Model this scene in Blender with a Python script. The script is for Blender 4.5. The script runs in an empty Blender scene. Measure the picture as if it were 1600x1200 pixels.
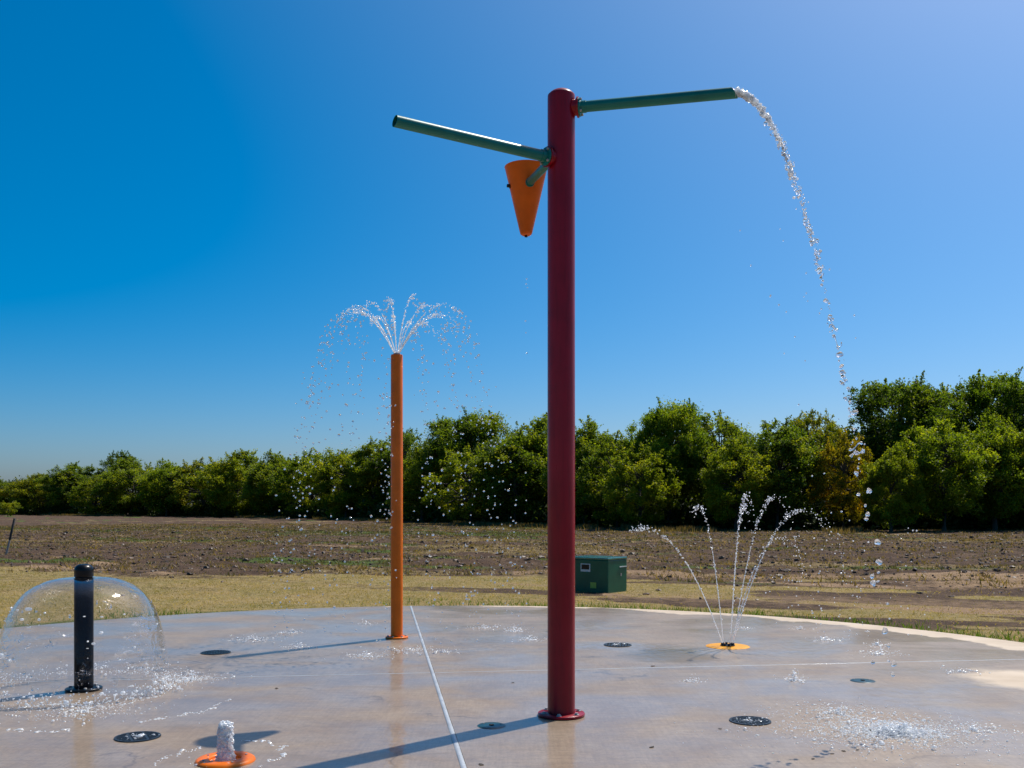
import bpy, math, random
import numpy as np
from mathutils import Vector, Matrix

# ------------------------------------------------------------------ camera, sky, sun, exposure
SC = bpy.context.scene
COL = SC.collection
F_PX, HOR, CAM_H = 1500.0, 792.0, 1.45          # photo pixels (1600 wide), horizon row, eye height
R = math.radians
cam_d = bpy.data.cameras.new('camera'); cam = bpy.data.objects.new('camera', cam_d); COL.objects.link(cam)
cam.location = (0, 0, CAM_H); cam.rotation_euler = (R(90), 0, 0)
cam_d.sensor_width = 36; cam_d.lens = 36 * F_PX / 1600
cam_d.shift_y = (HOR - 600) / 1600
cam_d.clip_start = 0.05; cam_d.clip_end = 6000
SC.camera = cam

SUN_AZ, SUN_EL = R(46.5), R(58)                  # azimuth clockwise from +Y
SD = Vector((math.sin(SUN_AZ) * math.cos(SUN_EL), math.cos(SUN_AZ) * math.cos(SUN_EL), math.sin(SUN_EL)))
W = bpy.data.worlds.new('World'); SC.world = W; W.use_nodes = True
nt = W.node_tree; nt.nodes.clear()
sky = nt.nodes.new('ShaderNodeTexSky'); sky.sky_type = 'NISHITA'; sky.sun_disc = False
sky.sun_elevation = SUN_EL; sky.sun_rotation = SUN_AZ
sky.air_density = 0.65; sky.dust_density = 2.5; sky.ozone_density = 6.0; sky.altitude = 100
hs = nt.nodes.new('ShaderNodeHueSaturation'); hs.inputs['Saturation'].default_value = 1.66; hs.inputs['Hue'].default_value = .489
bg = nt.nodes.new('ShaderNodeBackground'); bg.inputs['Strength'].default_value = 0.148
wo = nt.nodes.new('ShaderNodeOutputWorld')
wb = nt.nodes.new('ShaderNodeMix'); wb.data_type = 'RGBA'; wb.blend_type = 'MULTIPLY'; wb.inputs[0].default_value = 1.0; wb.inputs[7].default_value = (1.02, 1.0, .95, 1)   # white balance
nt.links.new(sky.outputs[0], wb.inputs[6]); nt.links.new(wb.outputs[2], hs.inputs['Color']); nt.links.new(hs.outputs[0], bg.inputs['Color'])
nt.links.new(bg.outputs[0], wo.inputs['Surface'])
sl = bpy.data.lights.new('sun', 'SUN'); sl.energy = 5.0; sl.angle = R(0.53); sl.color = (1.0, 0.95, 0.87)
so = bpy.data.objects.new('sun', sl); COL.objects.link(so)
so.rotation_euler = SD.to_track_quat('Z', 'Y').to_euler()

SC.view_settings.view_transform = 'Standard'; SC.view_settings.look = 'None'
SC.view_settings.exposure = 0.0; SC.view_settings.gamma = 1.0; SC.view_settings.use_curve_mapping = False
SC.render.engine = 'CYCLES'
cy = SC.cycles
cy.max_bounces = 10; cy.transmission_bounces = 10; cy.transparent_max_bounces = 16
cy.glossy_bounces = 4; cy.diffuse_bounces = 3
cy.sample_clamp_indirect = 12; cy.blur_glossy = 0.2
cy.use_denoising = True

rng = np.random.default_rng(7); random.seed(7)

# ------------------------------------------------------------------ helpers
def G(x, y, z=0.0):
    """point at height z seen at photo pixel x, y (needs y off the horizon row)"""
    d = F_PX * (CAM_H - z) / (y - HOR)
    return Vector(((x - 800) / F_PX * d, d, z))
def AT(x, y, d):
    return Vector(((x - 800) / F_PX * d, d, CAM_H + (HOR - y) / F_PX * d))

def tag(o, label=None, cat=None, group=None, kind=None):
    if label: o['label'] = label
    if cat: o['category'] = cat
    if group: o['group'] = group
    if kind: o['kind'] = kind
    return o
def empty(name, loc=(0, 0, 0)):
    o = bpy.data.objects.new(name, None); COL.objects.link(o); o.location = loc
    o.empty_display_size = 0.1
    return o
def link(name, me, parent=None, loc=None):
    o = bpy.data.objects.new(name, me); COL.objects.link(o)
    if parent is not None: o.parent = parent
    if loc is not None: o.location = loc
    return o
def mesh_arr(name, V, F, mat=None, smooth=False):
    V = np.asarray(V, np.float32); F = np.asarray(F, np.int32)
    me = bpy.data.meshes.new(name); k = F.shape[1]
    me.vertices.add(len(V)); me.vertices.foreach_set('co', V.ravel())
    me.loops.add(F.size); me.loops.foreach_set('vertex_index', F.ravel())
    me.polygons.add(len(F)); me.polygons.foreach_set('loop_start', np.arange(0, F.size, k, dtype=np.int32))
    me.polygons.foreach_set('use_smooth', np.full(len(F), smooth, bool))
    me.update(calc_edges=True)
    if mat: me.materials.append(mat)
    return me

class MB:
    """collects shapes into one mesh"""
    def __init__(self): self.v = []; self.f = []; self.s = []
    def add(self, v, f, smooth=False):
        n = len(self.v); self.v += [tuple(p) for p in v]
        self.f += [tuple(i + n for i in q) for q in f]; self.s += [smooth] * len(f)
        return self
    def lathe(self, prof, seg=32, axis_from=None, axis_to=None, smooth=True, center=(0, 0, 0)):
        """prof = [(r, z)]; optional axis points: z runs from axis_from towards axis_to"""
        if axis_from is not None:
            a = Vector(axis_from); q = (Vector(axis_to) - a).to_track_quat('Z', 'Y')
            tr = lambda p: a + q @ Vector(p)
        else:
            c = Vector(center); tr = lambda p: c + Vector(p)
        v = []; f = []
        for r, z in prof:
            for i in range(seg):
                t = 2 * math.pi * i / seg; v.append(tr((r * math.cos(t), r * math.sin(t), z)))
        for j in range(len(prof) - 1):
            for i in range(seg):
                k = (i + 1) % seg
                f.append((j * seg + i, j * seg + k, (j + 1) * seg + k, (j + 1) * seg + i))
        return self.add(v, f, smooth)
    def box(self, lo, hi, M=None):
        x0, y0, z0 = lo; x1, y1, z1 = hi
        v = [Vector(p) for p in ((x0,y0,z0),(x1,y0,z0),(x1,y1,z0),(x0,y1,z0),(x0,y0,z1),(x1,y0,z1),(x1,y1,z1),(x0,y1,z1))]
        if M is not None: v = [M @ p for p in v]
        return self.add(v, [(0,3,2,1),(4,5,6,7),(0,1,5,4),(1,2,6,5),(2,3,7,6),(3,0,4,7)])
    def hexbolt(self, c, r, h, up=Vector((0, 0, 1))):
        c = Vector(c); return self.lathe([(0, 0), (r, 0), (r, h * .8), (r * .8, h), (0, h)], 6, c, c + up, False)
    def build(self, name, mat, parent=None, loc=None, bevel=0, edge_split=None):
        me = bpy.data.meshes.new(name); me.from_pydata(self.v, [], self.f)
        me.polygons.foreach_set('use_smooth', self.s); me.materials.append(mat)
        me.update()
        o = link(name, me, parent, loc)
        if bevel:
            m = o.modifiers.new('bevel', 'BEVEL'); m.width = bevel; m.segments = 2; m.limit_method = 'ANGLE'; m.angle_limit = R(40)
        if edge_split: me.set_sharp_from_angle(angle=R(edge_split))
        return o

def _hash(ix, iy, s):
    n = (ix * 374761393 + iy * 668265263 + s * 974711) & 0xffffffff
    n = ((n ^ (n >> 13)) * 1274126177) & 0xffffffff
    return ((n ^ (n >> 16)) & 0xffff) / 65535.0
def vnoise(x, y, s=0):
    x = np.asarray(x, float); y = np.asarray(y, float)
    ix = np.floor(x).astype(np.int64); iy = np.floor(y).astype(np.int64)
    fx = x - ix; fy = y - iy; fx = fx * fx * (3 - 2 * fx); fy = fy * fy * (3 - 2 * fy)
    a = _hash(ix, iy, s); b = _hash(ix + 1, iy, s); c = _hash(ix, iy + 1, s); d = _hash(ix + 1, iy + 1, s)
    return (a * (1 - fx) + b * fx) * (1 - fy) + (c * (1 - fx) + d * fx) * fy
def fbm(x, y, s=0, o=4):
    t = 0; a = .5
    for k in range(o):
        t = t + a * vnoise(np.asarray(x) * 2 ** k, np.asarray(y) * 2 ** k, s + k * 17); a *= .5
    return t / (1 - .5 ** o)

# base drop meshes
def ico(sub=0):
    p = (1 + 5 ** .5) / 2
    v = np.array([(-1,p,0),(1,p,0),(-1,-p,0),(1,-p,0),(0,-1,p),(0,1,p),(0,-1,-p),(0,1,-p),(p,0,-1),(p,0,1),(-p,0,-1),(-p,0,1)], float)
    v /= np.linalg.norm(v[0])
    f = [(0,11,5),(0,5,1),(0,1,7),(0,7,10),(0,10,11),(1,5,9),(5,11,4),(11,10,2),(10,7,6),(7,1,8),(3,9,4),(3,4,2),(3,2,6),(3,6,8),(3,8,9),(4,9,5),(2,4,11),(6,2,10),(8,6,7),(9,8,1)]
    for _ in range(sub):
        v = list(map(tuple, v)); mid = {}; nf = []
        def m(a, b):
            k = (min(a, b), max(a, b))
            if k not in mid:
                q = np.array(v[a]) + np.array(v[b]); q /= np.linalg.norm(q); v.append(tuple(q)); mid[k] = len(v) - 1
            return mid[k]
        for a, b, c in f:
            ab, bc, ca = m(a, b), m(b, c), m(c, a); nf += [(a,ab,ca),(b,bc,ab),(c,ca,bc),(ab,bc,ca)]
        f = nf; v = np.array(v)
    return np.array(v), np.array(f)
ICO0, ICO1, ICO2 = ico(0), ico(1), ico(2)
def blob_arrays(C, rad, base=ICO1, jit=0.12, stretch=None, flat=None):
    """many little drops: centres C (n,3), radii (n,), per-axis stretch (n,3)"""
    C = np.asarray(C, float); n = len(C); bv, bf = base
    s = np.asarray(rad, float)[:, None] * (1 + rng.uniform(-jit, jit, (n, 3)))
    if stretch is not None: s = s * stretch
    V = (bv[None] * s[:, None, :] + C[:, None, :]).reshape(-1, 3)
    Fc = (bf[None] + (np.arange(n) * len(bv))[:, None, None]).reshape(-1, 3)
    return V, Fc
def drops_obj(name, C, rad, mat, parent=None, base=ICO1, jit=.12, stretch=None):
    V, Fc = blob_arrays(C, rad, base, jit, stretch)
    return link(name, mesh_arr(name, V, Fc, mat, True), parent)

# ------------------------------------------------------------------ materials
MATS = {}
class NB:
    def __init__(self, name):
        m = bpy.data.materials.new(name); m.use_nodes = True; self.m = m; self.t = m.node_tree; self.t.nodes.clear()
        self.out = self.n('ShaderNodeOutputMaterial')
    def n(self, typ, **kw):
        d = self.t.nodes.new(typ)
        for k, v in kw.items():
            if k in ('operation', 'blend_type', 'data_type', 'attribute_name', 'attribute_type', 'noise_dimensions', 'feature', 'distribution', 'wave_type', 'bands_direction', 'clamp'): setattr(d, k, v)
            else:
                key = int(k[1:]) if k[0] == '_' and k[1:].isdigit() else k.replace('_', ' ')
                s = d.inputs[key]
                if hasattr(v, 'is_output') or isinstance(v, bpy.types.NodeSocket): self.t.links.new(v, s)
                else: s.default_value = v
        return d
    def coord(self, w='Object'):
        return self.n('ShaderNodeTexCoord').outputs[w]
    def pos(self): return self.n('ShaderNodeNewGeometry').outputs['Position']
    def noise(self, vec, scale, detail=4, rough=.55, dist=0):
        return self.n('ShaderNodeTexNoise', Vector=vec, Scale=scale, Detail=detail, Roughness=rough, Distortion=dist).outputs['Fac']
    def ramp(self, fac, stops):
        d = self.n('ShaderNodeValToRGB', Fac=fac); e = d.color_ramp.elements
        while len(e) < len(stops): e.new(.5)
        for q, (p, c) in zip(e, stops):
            q.position = p; q.color = (*c, 1) if isinstance(c, tuple) else (c, c, c, 1)
        return d.outputs['Color']
    def mix(self, fac, a, b, blend='MIX'):
        d = self.t.nodes.new('ShaderNodeMix'); d.data_type = 'RGBA'; d.blend_type = blend
        for s, v in ((d.inputs[0], fac), (d.inputs[6], a), (d.inputs[7], b)):
            if isinstance(v, bpy.types.NodeSocket): self.t.links.new(v, s)
            elif isinstance(v, tuple): s.default_value = (*v, 1)
            else: s.default_value = v
        return d.outputs[2]
    def math(self, op, a, b=0.0, clamp=False):
        d = self.t.nodes.new('ShaderNodeMath'); d.operation = op; d.use_clamp = clamp
        for s, v in ((d.inputs[0], a), (d.inputs[1], b)):
            if isinstance(v, bpy.types.NodeSocket): self.t.links.new(v, s)
            else: s.default_value = v
        return d.outputs[0]
    def bump(self, h, strength=.3, dist=.01, normal=None):
        kw = dict(Height=h, Strength=strength, Distance=dist)
        if normal is not None: kw['Normal'] = normal
        return self.n('ShaderNodeBump', **kw).outputs[0]
    def end(self, shader):
        self.t.links.new(shader, self.out.inputs['Surface']); MATS[self.m.name] = self.m; return self.m
    def map(self, vec, scale=(1, 1, 1)):
        return self.n('ShaderNodeMapping', Vector=vec, Scale=scale).outputs[0]

def paint(name, col, rough=.28, coat=.6, dirt=.25, dirtcol=(.35, .33, .3), spec=.5):
    b = NB(name); c = b.pos()
    n1 = b.noise(c, 6, 5); n2 = b.noise(b.map(c, (14, 14, 1.1)), 3, 5, .6)
    streak = b.ramp(n2, [(.5, 0.0), (.72, 1.0)])
    basec = b.mix(b.ramp(n1, [(.3, 0.0), (.7, 1.0)]), tuple(x * .82 for x in col), tuple(min(1, x * 1.1) for x in col))
    basec = b.mix(b.math('MULTIPLY', streak, dirt * .5), basec, dirtcol)
    rg = b.math('ADD', b.math('MULTIPLY', n2, .25), rough - .1)
    p = b.n('ShaderNodeBsdfPrincipled', Base_Color=basec, Roughness=rg)
    p.inputs['Specular IOR Level'].default_value = spec; p.inputs['Coat Weight'].default_value = coat; p.inputs['Coat Roughness'].default_value = .12
    b.t.links.new(b.bump(b.noise(c, 90, 2), .06, .004), p.inputs['Normal'])
    return b.end(p.outputs[0])
paint('maroon_paint', (.27, .004, .014), .30, .12, .9, (.12, .002, .008), .25)
paint('orange_paint', (.74, .150, .002), .38, .1, .05, (.5, .2, .05), .25)
paint('bucket_orange', (.74, .125, .002), .4, .1, .04, (.6, .3, .1), .3)
paint('teal_paint', (.004, .165, .145), .34, .12, .05, (.1, .2, .18), .3)
paint('black_paint', (.003, .004, .006), .30, .10, .03, (.02, .02, .02), .25)
paint('post_black', (.003, .004, .007), .32, 0, .02, (.015, .015, .02), .10)
paint('lid_sky_green', (.02, .16, .11), .25, 1.0, .1, (.1, .2, .16))  # lid green: sky reflection lightened into the base colour, plus gloss coat
paint('green_paint', (.003, .100, .052), .35, .15, .08, (.03, .1, .07), .3)
paint('yellow_paint', (.80, .34, .006), .45, .1, .12, (.5, .3, .1), .25)
paint('dark_grate', (.014, .017, .020), .4, .1, .15, (.05, .05, .05), .3)
paint('pit_black', (.004, .004, .005), .9, 0, 0)
paint('teal_cap', (.008, .045, .055), .35, .2, .2, (.06, .08, .08), .3)
paint('bare_steel', (.32, .31, .30), .3, 0, .3)
paint('white_print', (.62, .63, .60), .6, 0, .2)
paint('lime_sticker', (.36, .44, .06), .55, 0, .2)
paint('sealant', (.40, .42, .44), .5, .3, .8, (.22, .20, .17))
paint('stake_dark', (.030, .027, .025), .8, 0, .2)
paint('stake_light', (.36, .34, .30), .8, 0, .3)

def concrete():
    b = NB('wet_concrete'); p = b.pos()
    big = b.noise(p, .55, 5, .6, .4); med = b.noise(p, 2.3, 6, .6, .2); fine = b.noise(p, 60, 3, .6)
    brush = b.noise(b.map(p, (1.0, 9, 1)), 2.2, 6, .7)          # brushed finish
    col = b.mix(b.ramp(big, [(.32, 0.0), (.68, 1.0)]), (.225, .150, .088), (.315, .222, .140))
    col = b.mix(b.ramp(med, [(.35, 0.0), (.7, 1.0)]), col, (.35, .265, .182))
    col = b.mix(b.math('MULTIPLY', b.ramp(fine, [(.35, 1.0), (.6, 0.0)]), .25), col, (.14, .11, .09))
    col = b.mix(b.math('MULTIPLY', b.ramp(brush, [(.42, 0.0), (.70, 1.0)]), .45), col, (.20, .145, .095))
    mott = b.ramp(b.noise(b.map(p, (1, 2.2, 1)), 7, 6, .68, .5), [(.50, 0.0), (.66, 1.0)])
    col = b.mix(b.math('MULTIPLY', mott, .35), col, (.165, .118, .078))
    lines = b.noise(b.map(p, (34, 2.2, 1)), 1.5, 4, .7)           # broom strokes running away from the camera
    col = b.mix(b.math('MULTIPLY', b.ramp(lines, [(.40, 0.0), (.64, 1.0)]), .30), col, (.15, .105, .068))
    grit = b.noise(p, 24, 4, .75)
    col = b.mix(b.math('MULTIPLY', b.ramp(grit, [(.52, 0.0), (.68, 1.0)]), .40), col, (.14, .10, .066))
    col = b.mix(b.math('MULTIPLY', b.ramp(grit, [(.30, 1.0), (.44, 0.0)]), .30), col, (.42, .325, .235))
    vo = b.t.nodes.new('ShaderNodeTexVoronoi'); vo.feature = 'DISTANCE_TO_EDGE'; vo.inputs['Scale'].default_value = .42
    wv_ = b.n('ShaderNodeTexNoise', Vector=p, Scale=2.2, Detail=5.0); ad = b.t.nodes.new('ShaderNodeVectorMath'); ad.operation = 'MULTIPLY_ADD'
    b.t.links.new(wv_.outputs['Color'], ad.inputs[0]); ad.inputs[1].default_value = (.9, .9, 0); b.t.links.new(p, ad.inputs[2]); b.t.links.new(ad.outputs[0], vo.inputs['Vector'])
    crk = b.math('MULTIPLY', b.ramp(vo.outputs['Distance'], [(.0, 1.0), (.006, 0.0)]), b.ramp(b.noise(p, .7, 3), [(.52, 0.0), (.58, 1.0)]))
    col = b.mix(b.math('MULTIPLY', crk, .6), col, (.07, .05, .035))
    # rust and algae stains in stretched noise
    st = b.ramp(b.noise(b.map(p, (.55, 1.5, 1)), 1.6, 6, .62, .8), [(.60, 0.0), (.72, 1.0)])
    col = b.mix(b.math('MULTIPLY', st, .55), col, (.19, .125, .06))
    sep = b.n('ShaderNodeSeparateXYZ', Vector=p)
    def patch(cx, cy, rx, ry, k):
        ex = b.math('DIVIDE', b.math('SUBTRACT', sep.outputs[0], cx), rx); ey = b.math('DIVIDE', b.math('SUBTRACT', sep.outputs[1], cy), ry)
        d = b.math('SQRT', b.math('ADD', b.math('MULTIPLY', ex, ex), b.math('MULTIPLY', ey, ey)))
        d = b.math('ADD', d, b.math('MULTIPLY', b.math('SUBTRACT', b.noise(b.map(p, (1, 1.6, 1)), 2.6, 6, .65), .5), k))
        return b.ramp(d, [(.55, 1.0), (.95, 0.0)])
    q = G(1048, 1024); col = b.mix(b.math('MULTIPLY', patch(q.x, q.y, .55, .55, 1.6), .8), col, (.14, .092, .035))  # separate brown ellipse with a noisy edge beside the yellow nozzle
    q = G(1600, 1062); dryp = patch(q.x, q.y, .55, .60, 1.0)
    # dry rim: grows towards the right-hand edge of the slab
    dx = b.math('SUBTRACT', sep.outputs[0], PAD_C[0]); dy = b.math('SUBTRACT', sep.outputs[1], PAD_C[1])
    rad = b.math('SQRT', b.math('ADD', b.math('MULTIPLY', dx, dx), b.math('MULTIPLY', dy, dy)))
    side = b.math('MULTIPLY', b.math('ADD', dx, 1.0), .085)
    wob = b.math('MULTIPLY', b.math('SUBTRACT', b.noise(p, 1.1, 5, .6), .5), 1.1)
    drym = b.math('ADD', b.math('ADD', b.math('SUBTRACT', rad, PAD_R - .02), side), wob)
    dry = b.ramp(b.math('ADD', b.math('MULTIPLY', drym, 2.2), .25), [(.42, 0.0), (.58, 1.0)])
    dry = b.math('MAXIMUM', dry, dryp)
    col = b.mix(dry, col, b.mix(b.ramp(med, [(.3, 0.0), (.7, 1.0)]), (.44, .345, .245), (.55, .45, .34)))
    # water film: puddled areas mirror-like, thinner film rougher
    pud = b.ramp(b.noise(b.map(p, (.8, 1.3, 1)), .9, 4, .55, .5), [(.34, 0.0), (.60, 1.0)])
    wet = b.math('MULTIPLY', b.math('SUBTRACT', 1.0, dry), b.math('ADD', b.math('MULTIPLY', pud, .62), .16))
    crough = b.math('ADD', b.math('MULTIPLY', b.math('SUBTRACT', 1.0, pud), .22), .04)
    rough = b.math('ADD', b.math('MULTIPLY', dry, .3), .5)
    s = b.n('ShaderNodeBsdfPrincipled', Base_Color=col, Roughness=rough)
    b.t.links.new(wet, s.inputs['Coat Weight']); b.t.links.new(crough, s.inputs['Coat Roughness'])
    s.inputs['Coat IOR'].default_value = 1.33
    b.t.links.new(b.bump(b.math('ADD', b.math('MULTIPLY', fine, .5), brush), .16, .01), s.inputs['Normal'])
    rip = b.noise(b.map(p, (1, .6, 1)), 14, 3, .5, .6); rip2 = b.noise(b.map(p, (1.0, .55, 1)), 45, 2, .5)
    b.t.links.new(b.bump(b.math('ADD', rip, b.math('MULTIPLY', rip2, .3)), .11, .02), s.inputs['Coat Normal'])
    return b.end(s.outputs[0])

def ground_mat():
    b = NB('field_ground'); p = b.pos()
    at = b.n('ShaderNodeAttribute', attribute_name='zone'); sp = b.n('ShaderNodeSeparateColor', Color=at.outputs['Color'])
    n1 = b.noise(p, .8, 6, .65, .3); n2 = b.noise(p, 5, 5, .7); n3 = b.noise(p, 22, 4, .7)
    g = b.mix(b.ramp(n1, [(.35, 0.0), (.65, 1.0)]), (.31, .215, .085), (.20, .165, .045))
    g = b.mix(b.ramp(n2, [(.42, 0.0), (.70, 1.0)]), g, (.36, .270, .135))
    so_ = b.mix(b.ramp(n2, [(.3, 0.0), (.7, 1.0)]), (.056, .033, .020), (.138, .084, .050))
    so_ = b.mix(b.ramp(n3, [(.35, 0.0), (.65, 1.0)]), b.mix(.5, so_, (.05, .036, .028)), so_)
    so_ = b.mix(b.ramp(n1, [(.5, 0.0), (.75, 1.0)]), so_, (.165, .108, .064))
    c = b.mix(b.ramp(b.math('ADD', sp.outputs[0], b.math('MULTIPLY', b.math('SUBTRACT', n2, .5), .7)), [(.38, 0.0), (.62, 1.0)]), so_, g)
    c = b.mix(b.ramp(b.math('ADD', sp.outputs[1], b.math('MULTIPLY', b.math('SUBTRACT', n2, .5), .6)), [(.45, 0.0), (.75, 1.0)]), c, (.075, .105, .022))
    c = b.mix(b.ramp(b.math('ADD', sp.outputs[2], b.math('MULTIPLY', b.math('SUBTRACT', n2, .5), .5)), [(.45, 0.0), (.7, 1.0)]), c, (.31, .205, .120))
    s = b.n('ShaderNodeBsdfPrincipled', Base_Color=c, Roughness=.95)
    s.inputs['Specular IOR Level'].default_value = .15
    b.t.links.new(b.bump(b.math('ADD', n2, b.math('MULTIPLY', n3, .5)), .9, .12), s.inputs['Normal'])
    return b.end(s.outputs[0])

def leafy(name, dark, light, tip, trans=.5, tint=True, scale=.45):
    b = NB(name)
    at = b.n('ShaderNodeAttribute', attribute_name='tone'); v = at.outputs['Fac']
    c = b.ramp(v, [(0.0, dark), (.6, light), (1.0, tip)])
    if tint:
        oi = b.n('ShaderNodeObjectInfo'); c = b.mix(1.0, c, oi.outputs['Color'], 'MULTIPLY')
    d = b.n('ShaderNodeBsdfPrincipled', Base_Color=c, Roughness=.5); d.inputs['Specular IOR Level'].default_value = .3
    tr = b.n('ShaderNodeBsdfTranslucent', Color=b.mix(1.0, c, (1.5, 1.45, .55), 'MULTIPLY'))
    mx = b.n('ShaderNodeMixShader', _0=trans, _1=d.outputs[0], _2=tr.outputs[0])
    return b.end(mx.outputs[0])
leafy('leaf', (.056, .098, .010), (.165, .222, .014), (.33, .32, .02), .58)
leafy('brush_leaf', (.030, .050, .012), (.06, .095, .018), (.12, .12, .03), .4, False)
leafy('grass_blade', (.15, .145, .026), (.37, .26, .092), (.52, .39, .18), .45, False)
leafy('weed_blade', (.080, .080, .018), (.19, .130, .058), (.33, .23, .115), .40, False)
leafy('green_blade', (.060, .115, .012), (.11, .18, .022), (.22, .24, .05), .45, False)
leafy('soil_clod', (.034, .020, .012), (.078, .047, .029), (.14, .090, .056), 0.0, False)
def bark():
    b = NB('bark'); c = b.coord(); n = b.noise(b.map(c, (6, 6, 1)), 2, 5, .65)
    s = b.n('ShaderNodeBsdfPrincipled', Base_Color=b.ramp(n, [(.3, (.030, .024, .018)), (.7, (.11, .09, .07))]), Roughness=.9)
    b.t.links.new(b.bump(n, .8, .03), s.inputs['Normal']); return b.end(s.outputs[0])
bark()
def water(name, rough=.02, white=0.0):
    b = NB(name)
    g = b.n('ShaderNodeBsdfGlass', Color=(1, 1, 1, 1), Roughness=rough, IOR=1.33)
    o = g.outputs[0]
    if white:
        d = b.n('ShaderNodeBsdfTranslucent', Color=(.9, .93, .95, 1)); e = b.n('ShaderNodeBsdfDiffuse', Color=(.85, .88, .9, 1))
        m = b.n('ShaderNodeMixShader', _0=.5, _1=d.outputs[0], _2=e.outputs[0])
        o = b.n('ShaderNodeMixShader', _0=white, _1=o, _2=m.outputs[0]).outputs[0]
    return b.end(o)
water('water_drop', .05, .14)
def aerated(name, clear):
    b = NB(name)
    t = b.n('ShaderNodeBsdfTranslucent', Color=(.93, .95, .97, 1)); d = b.n('ShaderNodeBsdfDiffuse', Color=(.9, .92, .94, 1))
    g = b.n('ShaderNodeBsdfGlossy', Color=(1, 1, 1, 1), Roughness=.16); c = b.n('ShaderNodeBsdfTransparent')
    m = b.n('ShaderNodeMixShader', _0=.35, _1=t.outputs[0], _2=d.outputs[0])
    m = b.n('ShaderNodeMixShader', _0=.14, _1=m.outputs[0], _2=g.outputs[0])
    return b.end(b.n('ShaderNodeMixShader', _0=clear, _1=m.outputs[0], _2=c.outputs[0]).outputs[0])
aerated('water_small_drop', .08); aerated('water_froth', .22)
def sheet():
    b = NB('water_sheet'); p = b.coord()
    rip = b.noise(b.map(p, (1, 1, 1.8)), 9, 3, .5, .9); rip2 = b.noise(p, 26, 2, .5, .5)
    at = b.n('ShaderNodeAttribute', attribute_name='tone'); low = at.outputs['Fac']      # 0 at the nozzle, 1 at the ground
    st = b.math('ADD', b.math('MULTIPLY', b.math('POWER', low, 1.5), .32), .012)
    wild = b.ramp(b.noise(p, 3.2, 3, .6), [(.50, 0.0), (.66, 1.0)])
    st = b.math('ADD', st, b.math('MULTIPLY', b.math('MULTIPLY', wild, low), 1.9))
    bm = b.n('ShaderNodeBump', Height=b.math('ADD', rip, b.math('MULTIPLY', rip2, .35)), Strength=st, Distance=.05).outputs[0]
    inc = b.n('ShaderNodeNewGeometry').outputs['Incoming']
    dt = b.t.nodes.new('ShaderNodeVectorMath'); dt.operation = 'DOT_PRODUCT'; b.t.links.new(inc, dt.inputs[0]); b.t.links.new(bm, dt.inputs[1])
    cs = b.math('SUBTRACT', 1.0, b.math('ABSOLUTE', dt.outputs['Value']), True)        # thin sheet: same Fresnel from both sides
    sch = b.math('ADD', b.math('MULTIPLY', b.math('POWER', cs, 3.0), .95), .02)
    gl = b.n('ShaderNodeBsdfGlossy', Color=(1, 1, 1, 1), Roughness=.035, Normal=bm)
    tr = b.n('ShaderNodeBsdfTransparent', Color=(.955, .965, .975, 1))
    df = b.n('ShaderNodeBsdfTranslucent', Color=(.9, .93, .95, 1))
    fac = b.math('MINIMUM', sch, .7)
    m1 = b.n('ShaderNodeMixShader', _0=fac, _1=tr.outputs[0], _2=gl.outputs[0])
    m2 = b.n('ShaderNodeMixShader', _0=.012, _1=m1.outputs[0], _2=df.outputs[0])
    # the sheet tears into strands towards the ground
    tear = b.noise(b.map(p, (1, 1, .5)), 11, 3, .55, .6)
    al = b.math('GREATER_THAN', b.math('SUBTRACT', b.math('MULTIPLY', b.math('SUBTRACT', low, .62), 1.5), tear), -.12)
    m3 = b.n('ShaderNodeMixShader', _0=al, _1=m2.outputs[0], _2=b.n('ShaderNodeBsdfTransparent').outputs[0])
    return b.end(m3.outputs[0])
sheet()
M = MATS

# ------------------------------------------------------------------ splash pad
PAD_C = (-0.675, 7.28); PAD_R = 6.82
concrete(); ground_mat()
pad = tag(empty('splash_pad', (PAD_C[0], PAD_C[1], 0)), 'round wet concrete splash pad cut by two joints', 'splash pad', kind='structure')
A1, A2 = G(645, 957), G(725, 1200); B1, B2 = G(290, 1060), G(1600, 1030)
dA = (A1 - A2).normalized(); dB = (B2 - B1).normalized()
nA = Vector((dA.y, -dA.x, 0)); nB = Vector((-dB.y, dB.x, 0))     # right of A, beyond B
circ = [Vector((PAD_C[0] + PAD_R * math.cos(2 * math.pi * i / 240), PAD_C[1] + PAD_R * math.sin(2 * math.pi * i / 240), 0)) for i in range(240)]
def clip(poly, p0, n, off):
    out = []
    for i in range(len(poly)):
        a, b_ = poly[i], poly[(i + 1) % len(poly)]
        da, db = (a - p0).dot(n) - off, (b_ - p0).dot(n) - off
        if da >= 0: out.append(a)
        if (da >= 0) != (db >= 0): out.append(a + (b_ - a) * (da / (da - db)))
    return out
HA, HB = .018, .0075
pc = Vector((PAD_C[0], PAD_C[1], 0))
for sa in (1, -1):
    for sb in (1, -1):
        poly = clip(clip(circ, A1, nA * sa, HA), B1, nB * sb, HB)
        n = len(poly); v = [p - pc for p in poly] + [p - pc + Vector((0, 0, -.16)) for p in poly]
        f = [tuple(range(n))] + [(i, i + n, (i + 1) % n + n, (i + 1) % n) for i in range(n)]
        MB().add(v, f).build('concrete_slab', M['wet_concrete'], pad)
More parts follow.
